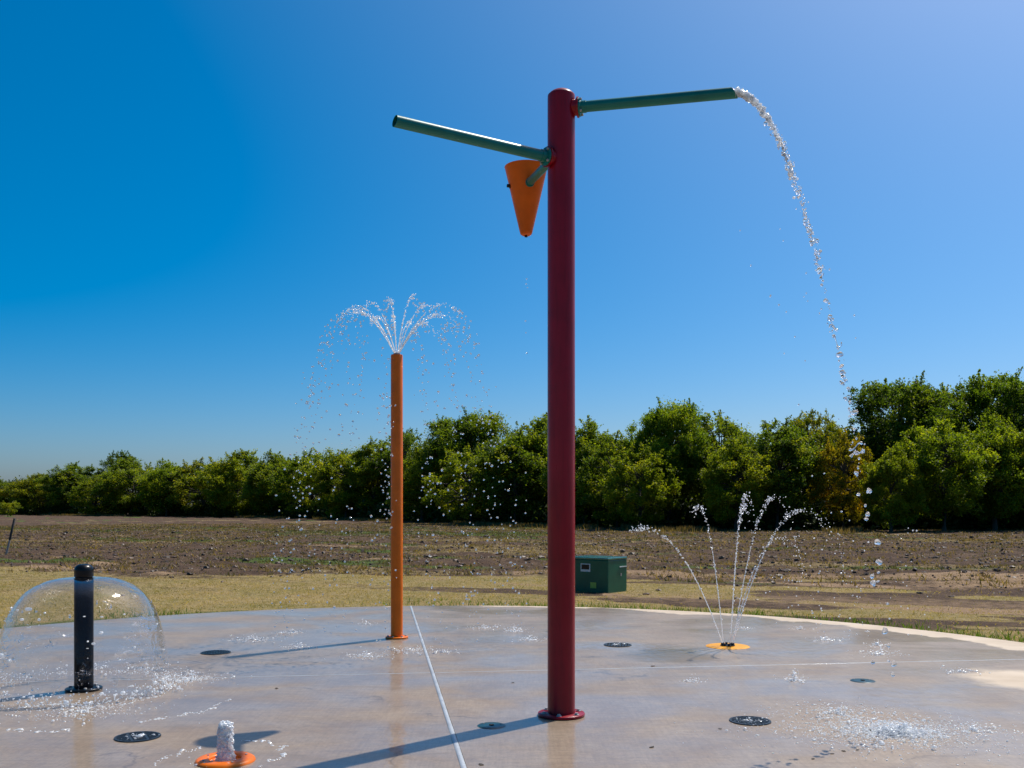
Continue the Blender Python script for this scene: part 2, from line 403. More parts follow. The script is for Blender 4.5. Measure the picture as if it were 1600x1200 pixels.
def strip(p, d, half, a, b_, name, z):
    n = Vector((-d.y, d.x, 0)); mb = MB(); N = 60; v = []
    for i in range(N + 1):
        q = p + d * (a + (b_ - a) * i / N) - pc
        w = half * (1.0 + .06 * random.uniform(-1, 1))
        v += [q - n * w + Vector((0, 0, z - .012)), q - n * w * .8 + Vector((0, 0, z)), q + n * w * .8 + Vector((0, 0, z)), q + n * w + Vector((0, 0, z - .012))]
    f = [(4 * i + k, 4 * i + k + 1, 4 * i + k + 5, 4 * i + k + 4) for i in range(N) for k in range(3)]
    return mb.add(v, f, True).build(name, M['sealant'], pad)
strip(A1, dA, HA, -11.6, .86, 'joint_sealant', .003)
cr = A1 + dA * ((B1 - A1).dot(nB) / dA.dot(nB))
strip(cr, dB, HB, -6.6, -HA * 1.1, 'joint_sealant', .002); strip(cr, dB, HB, HA * 1.1, 6.4, 'joint_sealant', .002)

# ------------------------------------------------------------------ ground with field zones
def zones(x, y):
    """grass, green, straw weights"""
    x = np.asarray(x, float); y = np.asarray(y, float)
    u = y + .274 * x                                             # distance across the field bands
    w = (fbm(x * .12, y * .25, 3) - .5)
    edge = 20.1 + w * 5.0
    lawn = np.clip((edge - u) / 1.6 + .5, 0, 1); field = 1 - lawn
    bare = np.clip((fbm(x * .35, u * .9, 43) - .46 + .02 * np.clip(x, -4, 5)) * 7, 0, 1) * np.clip(.62 + .10 * (x + 2), .5, 1)
    grass = lawn * (1 - .85 * bare)
    weeds = np.clip((fbm(x * .10, u * .42, 11) - .53) * 6, 0, 1) * .85
    grass = np.maximum(grass, weeds * field * .58)
    green = np.clip((fbm(x * .22, u * .7, 23) - .56) * 5, 0, 1) * (.45 + .45 * field)
    g1 = np.exp(-((u - 52) / 4.5) ** 2) * np.clip((fbm(x * .2, y * .1, 31) - .36) * 4, 0, 1) * (x < 4)
    rr = np.hypot(x - PAD_C[0], y - PAD_C[1])
    rim = np.exp(-np.clip(rr - PAD_R, 0, 9) / .3) * np.clip((fbm(x * .5, y * .5, 41) - .4) * 5, 0, 1)
    green = np.clip(green + g1 + rim * .9, 0, 1)
    straw = np.exp(-((u - edge - 1.0) / 1.4) ** 2) * (.30 + .4 * (x > 0)) + np.clip((fbm(x * .3, u * .9, 51) - .6) * 5, 0, 1) * .7
    straw = np.clip(straw + .55 * (x > 1.5) * np.exp(-((u - 16.5) / 2.2) ** 2), 0, 1)
    return grass, green, straw, field
def gheight(x, y):
    x = np.asarray(x, float); y = np.asarray(y, float); u = y + .274 * x
    rr = np.hypot(x - PAD_C[0], y - PAD_C[1])
    g, gr, st, field = zones(x, y)
    h = -.035 + (fbm(x * .7, y * .7, 61) - .5) * .05
    h = h + field * ((fbm(x * .9, y * .9, 71, 4) - .5) * .22 + .035 * np.sin(u * 2 * np.pi / 1.1 + 3 * fbm(x * .2, y * .2, 5)))
    far = np.clip((y - 120) / 300, 0, 1); h = h * (1 - far)
    t = np.clip((rr - PAD_R + .15) / .6, 0, 1)
    return np.where(rr < PAD_R - .1, -.09, h * t + (-.028) * (1 - t))
ang = np.concatenate([np.linspace(-180, -46, 40)[:-1], np.linspace(-46, 46, 380), np.linspace(46, 180, 40)[1:-1]])
dist = np.concatenate([[.0, 1.5, 3.0], np.geomspace(4.5, 130, 330), np.geomspace(150, 3200, 22)])
AA, DD = np.meshgrid(np.radians(ang), dist, indexing='xy')
GX, GY = np.sin(AA) * DD, np.cos(AA) * DD
GZ = gheight(GX, GY); na, nd = len(ang), len(dist)
idx = np.arange(na * nd).reshape(nd, na)
i0 = idx[:-1]; i1 = idx[1:]
Fg = np.stack([i0, np.roll(i0, -1, 1), np.roll(i1, -1, 1), i1], -1).reshape(-1, 4)
gm = mesh_arr('ground', np.stack([GX, GY, GZ], -1).reshape(-1, 3), Fg[:, ::-1], M['field_ground'], True)
zg = zones(GX.ravel(), GY.ravel())
ca = gm.color_attributes.new('zone', 'FLOAT_COLOR', 'POINT')
ca.data.foreach_set('color', np.stack([zg[0], zg[1], zg[2], np.ones(na * nd)], -1).astype(np.float32).ravel())
tag(link('ground', gm), 'flat field ground of dry mown grass and ploughed brown soil', 'ground', kind='structure')

def tone_attr(me, vals, per):
    a = me.attributes.new('tone', 'FLOAT', 'POINT')
    a.data.foreach_set('value', np.repeat(np.clip(vals, 0, 1), per).astype(np.float32))
def blades(name, x, y, h, w, tone, mat, lean=.5):
    n = len(x); z = gheight(x, y) - .01
    a = rng.uniform(0, 2 * np.pi, n); dx, dy = np.cos(a) * w, np.sin(a) * w
    la = rng.uniform(0, 2 * np.pi, n); ll = h * lean * rng.uniform(.1, 1, n)
    V = np.stack([np.stack([x - dx, y - dy, z], -1), np.stack([x + dx, y + dy, z], -1),
                  np.stack([x + np.cos(la) * ll, y + np.sin(la) * ll, z + h], -1)], 1).reshape(-1, 3)
    me = mesh_arr(name, V, np.arange(3 * n).reshape(-1, 3), M[mat]); tone_attr(me, tone, 3)
    return link(name, me)
def polar_pts(n, d0, d1, a0=-40, a1=40):
    a = np.radians(rng.uniform(a0, a1, n)); d = np.sqrt(rng.uniform(d0 ** 2, d1 ** 2, n)); return np.sin(a) * d, np.cos(a) * d
x, y = polar_pts(420000, 6, 27); rr = np.hypot(x - PAD_C[0], y - PAD_C[1]); g, gr, st, fi = zones(x, y)
k = (rr > PAD_R + .02) & (rng.random(len(x)) < np.clip(g * (1 - fi) * (.25 + .9 * fbm(x * 1.5, y * 1.5, 81)), 0, 1)) & (rng.random(len(x)) > st * .6)
x, y, gr = x[k], y[k], gr[k]
tag(blades('mown_grass', x, y, rng.uniform(.010, .042, len(x)), rng.uniform(.004, .010, len(x)),
    np.clip(rng.normal(.42, .22, len(x)) + (fbm(x * .8, y * 1.6, 47) - .5) * 1.1 - gr * .5, 0, 1), 'grass_blade', 2.0), 'dry mown straw-coloured grass around the splash pad', 'grass', kind='stuff')
x, y = polar_pts(130000, 6, 15.5); rr = np.hypot(x - PAD_C[0], y - PAD_C[1]); rim = np.exp(-np.clip(rr - PAD_R, 0, 9) / .30)
k = (rr > PAD_R + .015) & (rng.random(len(x)) < rim * np.clip((fbm(x * .6, y * .6, 41) - .40) * 6, 0, 1))
x, y = x[k], y[k]
tag(blades('edge_grass', x, y, rng.uniform(.03, .10, len(x)), rng.uniform(.005, .010, len(x)), rng.uniform(0, .8, len(x)), 'green_blade', .9),
    'short green grass fringe along the slab edge', 'grass', kind='stuff')
# weeds and stubble in tufts on the ploughed land
tx, ty = polar_pts(62000, 16.0, 85, -35, 35); g, gr, st, fi = zones(tx, ty)
k = (rng.random(len(tx)) < np.clip(fi * (.24 + .60 * np.maximum(g, gr)), 0, 1)); tx, ty, gr = tx[k], ty[k], gr[k]
nb = 12; sp_ = rng.uniform(.05, .26, len(tx)); tu = ty + .274 * tx; edge_t = np.exp(-((tu - 20.6) / 1.3) ** 2)
x = np.repeat(tx, nb) + rng.normal(0, 1, len(tx) * nb) * np.repeat(sp_, nb); y = np.repeat(ty, nb) + rng.normal(0, 1, len(tx) * nb) * np.repeat(sp_, nb)
hh = np.repeat(rng.uniform(.04, .12, len(tx)) * (1 + 1.1 * edge_t * rng.random(len(tx))), nb) * rng.uniform(.4, 1.1, len(x))
tag(blades('field_weeds', x, y, hh, rng.uniform(.008, .022, len(x)) * (.6 + np.hypot(x, y) / 60), np.clip(np.repeat(rng.uniform(.15, 1.0, len(tx)) - gr * .5, nb) + rng.normal(0, .12, len(x)), 0, 1), 'weed_blade', 1.4),
    'low weeds and dry stubble scattered over the ploughed field', 'weeds', kind='stuff')
# soil clods
x, y = polar_pts(42000, 15.5, 75, -36, 36); g, gr, st, fi = zones(x, y)
k = rng.random(len(x)) < np.clip(fi * (1 - g * .8) + .018 + .045 * (x > 1), 0, 1); x, y = x[k], y[k]
r_ = np.minimum(rng.lognormal(-3.65, .45, len(x)), .085); r_ = np.where(y + .274 * x < 20, np.minimum(r_, .06), r_)
V, Fc = blob_arrays(np.stack([x, y, gheight(x, y) + r_ * .15], -1), r_, ICO0, .38, np.stack([rng.uniform(.8, 1.5, len(x)), rng.uniform(.8, 1.4, len(x)), rng.uniform(.45, .9, len(x))], -1))
V += rng.normal(0, 1, V.shape) * np.repeat(r_, 12)[:, None] * .14
me = mesh_arr('soil_clods', V, Fc, M['soil_clod']); tone_attr(me, rng.uniform(0, .95, len(x)), 12)
tag(link('soil_clods', me), 'loose brown clods of soil on the ploughed field', 'soil', kind='stuff')

# ------------------------------------------------------------------ trees
def tube_path(mb, pts, radii, seg=7):
    rings = []
    for i, p in enumerate(pts):
        d = (pts[min(i + 1, len(pts) - 1)] - pts[max(i - 1, 0)]).normalized(); q = d.to_track_quat('Z', 'Y')
        rings.append([p + q @ Vector((radii[i] * math.cos(2 * math.pi * k / seg), radii[i] * math.sin(2 * math.pi * k / seg), 0)) for k in range(seg)])
    v = [p for r0 in rings for p in r0]
    f = [(j * seg + k, j * seg + (k + 1) % seg, (j + 1) * seg + (k + 1) % seg, (j + 1) * seg + k) for j in range(len(pts) - 1) for k in range(seg)]
    mb.add(v, f, True)
def leaf_arrays(C, size, seed):
    r = np.random.default_rng(seed); n = len(C)
    nrm = r.normal(0, 1, (n, 3)); nrm[:, 2] = np.abs(nrm[:, 2]) + .3; nrm /= np.linalg.norm(nrm, axis=1)[:, None]
    a = r.normal(0, 1, (n, 3)); t = np.cross(nrm, a); t /= np.linalg.norm(t, axis=1)[:, None]; b = np.cross(nrm, t)
    s = size[:, None]; droop = nrm * s * -.18
    V = np.stack([C - t * s * .62 + droop, C + b * s * .40 - t * s * .05, C + t * s * .68 + droop, C - b * s * .40 - t * s * .05], 1).reshape(-1, 3)
    return V, np.arange(4 * n).reshape(-1, 4)
def make_tree(seed, h=9.0, rad=3.6, low=.06, dens=1.0, nclump=95, csize=(.55, 1.15), airy=0.0, ls=(.10, .19)):
    r = np.random.default_rng(seed); rd = random.Random(seed)
    mb = MB(); top = Vector((rd.uniform(-.4, .4), rd.uniform(-.4, .4), h * .82))
    tp = [Vector((0, 0, -.3)), Vector((rd.uniform(-.1, .1), rd.uniform(-.1, .1), h * .2)), Vector((rd.uniform(-.25, .25), rd.uniform(-.25, .25), h * .5)), top]
    tube_path(mb, tp, [.030 * h, .022 * h, .014 * h, .004 * h], 9)
    C = []; tn = []; ls_ = []
    cz = h * (low + (1 - low) * .5); hz = h * (1 - low) * .5
    lob = [(rd.uniform(0, 6.28), rd.uniform(-.5, .9), rd.uniform(.1, .3)) for _ in range(7)]
    for i in range(nclump):
        # direction over the sphere, shell-biased radius
        t = r.uniform(0, 2 * np.pi); c = r.uniform(-.92, 1.0); s = math.sqrt(max(0, 1 - c * c))
        q = r.uniform(.35, 1.0) ** .45
        amp = .78 + sum(w * math.exp(-((math.atan2(math.sin(t - a0), math.cos(t - a0)) / .7) ** 2 + ((c - z0) / .45) ** 2)) for a0, z0, w in lob)
        p = Vector((math.cos(t) * s * rad * q * amp, math.sin(t) * s * rad * q * amp, cz + c * hz * q * (.93 + .35 * (amp - .85))))
        p.z = max(p.z, .35)
        if i % 2 == 0:                                            # a limb out to every second clump
            b0 = tp[1].lerp(tp[2], rd.random()) if p.z < h * .6 else tp[2].lerp(tp[3], rd.random() * .6)
            mid = b0.lerp(p, .5) + Vector((rd.uniform(-.3, .3), rd.uniform(-.3, .3), rd.uniform(0, .5)))
            tube_path(mb, [b0, mid, p], [.0075 * h, .005 * h, .0015 * h], 5)
        cr_ = r.uniform(*csize) * (1 if c < .75 else .8); n = int(300 * dens * (cr_ / .75) ** 2)
        ns = r.integers(6, 11); sc_ = r.normal(0, 1, (ns, 3)); sc_ /= np.linalg.norm(sc_, axis=1)[:, None]; sc_ *= (r.uniform(.25, 1.05, ns) * cr_)[:, None]; sc_[:, 2] = sc_[:, 2] * .75 + .12 * cr_
        wh = r.integers(0, ns, n); u = sc_[wh] + r.normal(0, 1, (n, 3)) * (cr_ * r.uniform(.12, .30, ns))[wh][:, None] * np.array([1, 1, .8])
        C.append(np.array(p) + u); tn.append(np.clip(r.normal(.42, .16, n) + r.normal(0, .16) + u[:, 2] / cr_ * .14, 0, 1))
        ls_.append(r.uniform(ls[0], ls[1], n))
        if c > .25 and q > .75 and rd.random() < .45:                 # shoots that break the outline
            for _ in range(rd.choice((1, 2, 2))):
                L = rd.uniform(.5, 1.1); dirv = Vector((rd.uniform(-.6, .6), rd.uniform(-.6, .6), 1)).normalized()
                m = int(26 * L * dens) + 8; tt = r.random(m)
                e = np.array(p)[None] + np.array(dirv)[None] * (cr_ * .45 + tt * L)[:, None] + r.normal(0, .10, (m, 3)) * (1.3 - tt)[:, None]
                C.append(e); tn.append(np.clip(r.normal(.55, .15, m), 0, 1)); ls_.append(r.uniform(ls[0], ls[1], m))
                tube_path(mb, [p, p + dirv * (cr_ * .45 + L)], [.03, .008], 4)
    C = np.concatenate(C); tn = np.concatenate(tn); ls_ = np.concatenate(ls_)
    V, Fl = leaf_arrays(C, ls_, seed + 5)
    cm = mesh_arr('crown', V, Fl, M['leaf']); tone_attr(cm, tn, 4)
    tm = bpy.data.meshes.new('trunk'); tm.from_pydata(mb.v, [], mb.f); tm.polygons.foreach_set('use_smooth', mb.s); tm.materials.append(M['bark']); tm.update()
    zt = np.sort(C[:, 2])[-12]
    return cm, tm, float(zt)
PROTO = {
 'a': make_tree(11, 8.5, 3.6, .03, 1.0, 105), 'b': make_tree(12, 8.0, 4.2, .02, 1.0, 115), 'c': make_tree(13, 9.0, 3.2, .05, 1.0, 95),
 'd': make_tree(14, 8.0, 3.8, .03, 1.0, 105, (.5, .85)), 'tall': make_tree(15, 11, 4.2, .22, .95, 125, (.7, 1.3)),
 'open': make_tree(16, 10, 3.6, .35, .75, 80, (.5, .95)), 'bush': make_tree(17, 3.2, 2.2, .0, 1.1, 42, (.4, .7)),
}
CURVE = np.array([(-300, 215), (0, 181), (400, 136), (600, 101), (800, 75), (1000, 65), (1200, 60), (1600, 61), (1900, 64)], float)
def tree_d(px): return float(np.interp(px, CURVE[:, 0], CURVE[:, 1]))
def tree(px, top, proto, label, back=0.0, tint=(1, 1, 1), wide=1.0, group='trees of the wood beyond the field', name='broadleaf_tree', cat='tree'):
    d = tree_d(px) + back + random.uniform(-1, 1)
    cm, tm, zt = PROTO[proto]
    hgt = CAM_H + (HOR - top) / F_PX * d; s = hgt / zt
    X = (px - 800) / F_PX * d
    o = tag(empty(name, (X, d, float(gheight(X, d)) - .05)), label, cat, group)
    o.rotation_euler.z = random.uniform(0, 6.28)
    c = link('crown', cm, o); t = link('trunk', tm, o)
    sx = s * wide * 1.14
    for q in (c, t): q.scale = (sx, sx, s)
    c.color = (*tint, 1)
    return o
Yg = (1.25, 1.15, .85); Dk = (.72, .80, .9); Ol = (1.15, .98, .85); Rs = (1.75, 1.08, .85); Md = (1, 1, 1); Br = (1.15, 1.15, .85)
T = [ # px, top row, prototype, label, set back (m), tint, width factor
 (-70, 738, 'b', 'hazy green tree at the far left end of the wood, cut by the picture edge', 0, Md, 1.2),
 (-5, 742, 'a', 'low rounded tree behind the top of the leaning stake', 6, Md, 1.25),
 (55, 738, 'b', 'olive tree just right of the leaning stake in the far wood', 2, Ol, 1.25),
 (112, 722, 'c', 'dark tree rising above the black post top in the far wood', 4, Dk, 1.35),
 (150, 742, 'd', 'bright green low tree straight behind the black post', -3, Yg, 1.25),
 (205, 716, 'b', 'mid green tree just right of the dark tufted tree in the far wood', 2, Md, 1.1),
 (190, 704, 'open', 'dark tufted treetop standing above the left part of the wood', 14, (.5, .62, .75), .8),
 (262, 716, 'a', 'rounded green tree second to the right of the dark tufted treetop', 0, Br, 1.2),
 (318, 714, 'd', 'dense olive tree left of the high rounded crown in the left wood', 1, Ol, 1.2),
 (372, 701, 'b', 'high rounded olive crown with yellow sunlit flank in the left wood', 0, Yg, 1.1),
 (432, 703, 'a', 'dark green tree below the left rim of falling fountain drops', 1, Md, 1.1),
 (487, 700, 'd', 'flat topped green tree under the left side of the fountain spray', 2, Br, 1.15),
 (540, 699, 'b', 'yellow green tree second to the left of the orange post', -2, Yg, 1.0),
 (585, 684, 'c', 'tree with a thin raised top touching the orange post on its left', 4, Md, 1.0),
 (640, 668, 'open', 'thin crowned tree showing just right of the orange post', 9, Dk, .9),
 (660, 692, 'a', 'bushy yellow green tree at the foot right of the orange post', -1, Yg, .95),
 (728, 637, 'tall', 'large round headed tree standing above the wood between orange post and maroon pole', 8, (.82, .9, .9), .88),
 (735, 690, 'd', 'yellow green tree in front of the large round headed tree', -3, Yg, 1.0),
 (805, 668, 'c', 'dark green tree in the gap left of the maroon pole', 0, Dk, 1.05),
 (838, 646, 'b', 'tall green tree partly hidden by the left edge of the maroon pole', 4, Md, .8),
 (915, 650, 'a', 'green tree touching the right edge of the maroon pole', 1, Br, .85),
 (965, 672, 'd', 'lower green tree behind the green cabinet', -1, Md, .85),
 (1045, 619, 'tall', 'tree with the highest twiggy top right of the maroon pole', 2, (.95, 1.05, .9), .70),
 (1000, 690, 'd', 'yellow green tree in front left of the highest twiggy top', -4, Yg, .9),
 (1120, 640, 'c', 'green tree behind the tip of the left ground jet', 2, Md, .95),
 (1150, 680, 'a', 'yellow tinted tree standing behind the tall ground jets', -3, Yg, .9),
 (1215, 652, 'c', 'dark tree in the middle of the gap before the rust coloured tree', 1, Dk, 1.0),
 (1270, 640, 'open', 'thin feathery treetop left of the rust coloured tree', 5, Ol, .75),
 (1318, 668, 'd', 'rust and yellow leaved tree behind the falling stream', -1, Rs, .62),
 (1392, 690, 'a', 'bright green low tree right of the rust coloured tree', -4, Yg, .8),
 (1412, 582, 'tall', 'tall dark tree rising right of the falling stream', 5, (.62, .72, .8), .82),
 (1475, 650, 'c', 'bright green lower tree in front of the tall dark crowns', -3, Br, .9),
 (1497, 598, 'open', 'tall tree between the stream side crown and the right picture edge', 6, (.8, .88, .85), .75),
 (1555, 640, 'a', 'green tree in front of the tall crown at right edge', -2, Br, .8),
 (1585, 570, 'tall', 'tallest tree cut by the right edge of the picture', 4, (.85, .95, .85), .8),
 (1640, 630, 'b', 'broad tree half outside the right edge of the picture', 0, Md, .8),
]
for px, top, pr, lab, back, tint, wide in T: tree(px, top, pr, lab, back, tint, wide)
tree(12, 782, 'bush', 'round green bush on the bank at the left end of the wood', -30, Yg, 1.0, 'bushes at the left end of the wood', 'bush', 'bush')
# understorey that closes the foot and the depth of the wood
pxs = rng.uniform(-260, 1900, 9500); row = rng.random(len(pxs))
dd = np.interp(pxs, CURVE[:, 0], CURVE[:, 1]) + row * 14 + 1.0
keep = rng.random(len(pxs)) < dd / 150 + .25; pxs, dd, row = pxs[keep], dd[keep], row[keep]
toprow = np.interp(pxs, [-260, 0, 400, 600, 800, 1000, 1200, 1400, 1900], [752, 752, 722, 708, 690, 690, 690, 660, 650])
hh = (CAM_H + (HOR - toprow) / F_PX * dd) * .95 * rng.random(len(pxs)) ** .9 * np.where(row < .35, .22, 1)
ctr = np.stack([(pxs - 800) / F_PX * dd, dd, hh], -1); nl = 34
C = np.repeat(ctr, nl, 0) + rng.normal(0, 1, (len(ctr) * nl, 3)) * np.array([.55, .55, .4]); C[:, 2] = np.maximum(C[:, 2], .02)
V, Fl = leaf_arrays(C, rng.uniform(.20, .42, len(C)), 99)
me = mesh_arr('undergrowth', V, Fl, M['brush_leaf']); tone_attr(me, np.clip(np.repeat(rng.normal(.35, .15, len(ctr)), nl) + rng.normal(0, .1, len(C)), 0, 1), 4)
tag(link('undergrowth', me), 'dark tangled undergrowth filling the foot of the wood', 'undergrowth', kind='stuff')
# dry grass verge at the edge of the wood
px_ = rng.uniform(-200, 1800, 46000); d_ = np.interp(px_, CURVE[:, 0], CURVE[:, 1]) - rng.exponential(1.6, len(px_)) - 2.0
ok = fbm(px_ * .012, d_ * .02, 91) > .52; px_, d_ = px_[ok], d_[ok]; x = (px_ - 800) / F_PX * d_
tag(blades('verge_grass', x, d_, rng.uniform(.1, .38, len(x)), rng.uniform(.02, .05, len(x)), rng.uniform(.1, .9, len(x)), 'weed_blade', .6),
    'tall dry grass along the foot of the wood', 'grass', kind='stuff')

# ------------------------------------------------------------------ maroon spray tower
def rounded_flange(mb, r, t, c=(0, 0, 0), z0=0.0):
    mb.lathe([(0, z0), (r - .004, z0), (r, z0 + .004), (r, z0 + t - .004), (r - .004, z0 + t), (0, z0 + t)], 48, center=c)
base = G(877, 1118); PX, PY = base.x, base.y
tower = tag(empty('spray_tower', (PX, PY, 0)), 'tall maroon water play pole with two long teal spouts and an orange bucket', 'water feature')
PR, PT = .0955, 4.35
mb = MB(); mb.lathe([(PR, .016), (PR, PT - .075)] + [(PR * (1 - .12 * (1 - math.cos(a)) ) if a < .5 else PR * math.cos((a - .2) / 1.3708 * math.pi / 2), PT - .075 + .075 * math.sin(a)) for a in np.linspace(.05, math.pi / 2, 12)], 56)
mb.build('pole', M['maroon_paint'], tower)
mb = MB(); rounded_flange(mb, .163, .020, z0=.002); fl = mb.build('flange', M['maroon_paint'], tower)
for i in range(6):
    a = i * math.pi / 3 + .35
    MB().lathe([(0, 0), (.019, 0), (.019, .004), (0, .004)], 20, center=(.130 * math.cos(a), .130 * math.sin(a), .022)).hexbolt((.130 * math.cos(a), .130 * math.sin(a), .026), .012, .011).build('bolt', M['bare_steel'], fl)
def spout(name, p0, p1, r, cut, mat):
    """hollow round tube from p0 to p1 (tower-local), its open end cut on a slant"""
    p0, p1 = Vector(p0), Vector(p1); d = (p1 - p0).normalized(); L = (p1 - p0).length
    side = d.cross(Vector((0, 0, 1))).normalized(); up = side.cross(d); seg = 28; v = []; f = []
    def ring(rad, l, sl):
        return [p0 + d * (l + sl * -math.sin(t)) + (side * math.cos(t) + up * math.sin(t)) * rad for t in (2 * math.pi * k / seg for k in range(seg))]
    rings = [ring(r, 0, 0), ring(r, L * .5, 0), ring(r, L, cut), ring(r - .004, L, cut), ring(r - .004, L * .5, 0)]
    for rg in rings: v += rg
    v.append(p0 + d * L * .5)
    for j in range(len(rings) - 1):
        for k in range(seg): f.append((j * seg + k, j * seg + (k + 1) % seg, (j + 1) * seg + (k + 1) % seg, (j + 1) * seg + k))
    nn = len(rings)
    for k in range(seg): f.append(((nn - 1) * seg + k, (nn - 1) * seg + (k + 1) % seg, len(v) - 1))
    return MB().add(v, f, True).build(name, M[mat], tower, edge_split=40)
def arm(z, end, r, cut, label, ez=None):
    d = Vector((end[0], end[1], (ez if ez is not None else z) - z)); hd = Vector((d.x, d.y, 0)).normalized(); dn = d.normalized()
    s = Vector((0, 0, z)); o = spout('spout', s + dn * (PR + .05), s + d, r, cut, 'teal_paint'); o['label'] = label
    MB().lathe([(r + .018, 0), (r + .018, PR + .018 - .06)], 28, s + dn * .06, s + dn).build('saddle', M['maroon_paint'], o)
    MB().lathe([(0, 0), (.070, 0), (.070, .012), (0, .012)], 32, s + dn * (PR + .016), s + dn, False).build('mounting_plate', M['maroon_paint'], o)
    MB().lathe([(0, 0), (.062, 0), (.062, .011), (r + .004, .014), (r + .004, .05), (r, .05)], 32, s + dn * (PR + .029), s + dn, False).build('collar', M['teal_paint'], o)
    sd = dn.cross(Vector((0, 0, 1))).normalized(); up = sd.cross(dn)
    for i in range(4):
        a = i * math.pi / 2 + math.pi / 4
        MB().hexbolt(s + dn * (PR + .040) + (sd * math.cos(a) + up * math.sin(a)) * .055, .009, .014, dn).build('bolt', M['bare_steel'], o)
    return o
tip_l = AT(617, 189, (3.86 - CAM_H) * F_PX / (HOR - 189)); tip_r = AT(1147, 145, (4.217 - CAM_H) * F_PX / (HOR - 145))
arm(3.86, (tip_l.x - PX, tip_l.y - PY), .0375, .006, 'long teal spout reaching left, dry')
arm(4.217, (tip_r.x - PX, tip_r.y - PY), .0375, .024, 'long teal spout reaching right, pouring water')
BK = Vector((.114, 7.75, 0)); bdir = Vector((BK.x - PX, BK.y - PY, 0)); bl = bdir.length; bdir.normalize()
e3 = bdir * (bl - .128)
arm(3.93, (e3.x, e3.y), .031, 0, 'short teal arm carrying the bucket', 4.03)
# conical tipping bucket on the short arm
br = Vector((BK.x - PX, BK.y - PY, 0)); zt_, zb_ = 4.19, 3.64
mb = MB(); mb.lathe([(0, zb_ + .004), (.030, zb_), (.046, zb_ + .012), (.052, zb_ + .030), (.172, zt_ - .004), (.175, zt_), (.170, zt_), (.047, zb_ + .036), (0, zb_ + .030)], 56, center=(br.x, br.y, 0))
bucket = mb.build('bucket', M['bucket_orange'], tower, edge_split=50); bucket['label'] = 'orange cone bucket'
sd = Vector((-1, -.25, 0)).normalized(); pv = br + sd * .136 + Vector((0, 0, 4.03))
MB().lathe([(0, 0), (.020, 0), (.020, .008), (0, .008)], 20, pv - sd * .006, pv + sd).hexbolt(pv + sd * .002, .014, .022, sd).build('pivot_nut', M['black_paint'], bucket)
MB().lathe([(0, 0), (.036, 0), (.036, .03), (0, .03)], 24, br - bdir * .150 + Vector((0, 0, 4.025)), br + Vector((0, 0, 4.03)), False).build('pivot_boss', M['teal_paint'], bucket)
MB().lathe([(0, zb_ - .012), (.012, zb_ - .012), (.012, zb_ + .004), (0, zb_ + .004)], 14, center=(br.x, br.y, 0)).build('drain_nipple', M['black_paint'], bucket)

# ------------------------------------------------------------------ orange post
ob = G(620, 997)
opost = tag(empty('fountain_post', (ob.x, ob.y, 0)), 'slim orange fountain post behind the maroon pole, spraying from its top', 'fountain post')
MB().lathe([(.066, .016), (.066, 3.115), (.062, 3.130), (.050, 3.130), (.050, 3.10), (0, 3.10)], 40).build('pole', M['orange_paint'], opost, edge_split=50)
MB().lathe([(0, 3.10), (.042, 3.10), (.040, 3.142), (.030, 3.150), (0, 3.150)], 28).build('nozzle_head', M['bare_steel'], opost)
mb = MB(); rounded_flange(mb, .125, .018, z0=.002); fl = mb.build('flange', M['orange_paint'], opost)
for i in range(6):
    a = i * math.pi / 3 + .2; MB().hexbolt((.098 * math.cos(a), .098 * math.sin(a), .020), .012, .012).build('bolt', M['bare_steel'], fl)

# ------------------------------------------------------------------ black post with its water dome
bb = G(131, 1078)
bpost = tag(empty('dome_post', (bb.x, bb.y, 0)), 'short black round capped post inside the water dome', 'fountain post')
MB().lathe([(.0715, .014), (.0715, .888), (.060, .890), (0, .890)], 40).build('post', M['post_black'], bpost, edge_split=50)
mb = MB(); rr_ = .072
mb.lathe([(0, .896), (rr_ - .006, .896), (rr_, .902), (rr_, .948)] + [(rr_ - .050 + .050 * math.cos(a), .947 + .050 * math.sin(a)) for a in np.linspace(.05, math.pi / 2, 12)] + [(0, .998)], 40)
mb.build('cap', M['black_paint'], bpost); MB().lathe([(.064, .886), (.064, .899)], 32).build('slot', M['pit_black'], bpost)
mb = MB(); rounded_flange(mb, .138, .018, z0=.002); fl = mb.build('flange', M['black_paint'], bpost)
for i in range(6):
    a = i * math.pi / 3; MB().hexbolt((.108 * math.cos(a), .108 * math.sin(a), .020), .013, .013).build('bolt', M['bare_steel'], fl)
prof = np.array([(.060, .890), (.11, .893), (.18, .888), (.27, .868), (.35, .832), (.42, .785), (.49, .70), (.545, .60), (.585, .48), (.612, .36), (.632, .24), (.648, .12), (.662, .03)])
tt = np.linspace(0, 1, len(prof)); tf = np.linspace(0, 1, 90); pr_ = np.interp(tf, tt, prof[:, 0]); pz_ = np.interp(tf, tt, prof[:, 1])
for _ in range(6):
    pr_[1:-1] = (pr_[:-2] + 2 * pr_[1:-1] + pr_[2:]) / 4; pz_[1:-1] = (pz_[:-2] + 2 * pz_[1:-1] + pz_[2:]) / 4
seg = 160; th = np.linspace(0, 2 * np.pi, seg, endpoint=False); TH, TF = np.meshgrid(th, tf); RRr = np.interp(TF, tf, pr_); ZZ = np.interp(TF, tf, pz_)
wv = (vnoise(TH * 3.5, TF * 5, 5) - .5) * .05 + (vnoise(TH * 11, TF * 9, 6) - .5) * .028
RRr = RRr + wv * np.clip(TF - .3, 0, 1) * np.minimum(1, np.minimum(TH, 2 * np.pi - TH) / .35)
idx = np.arange(seg * 90).reshape(90, seg)
Fd = np.stack([idx[:-1], np.roll(idx[:-1], -1, 1), np.roll(idx[1:], -1, 1), idx[1:]], -1).reshape(-1, 4)
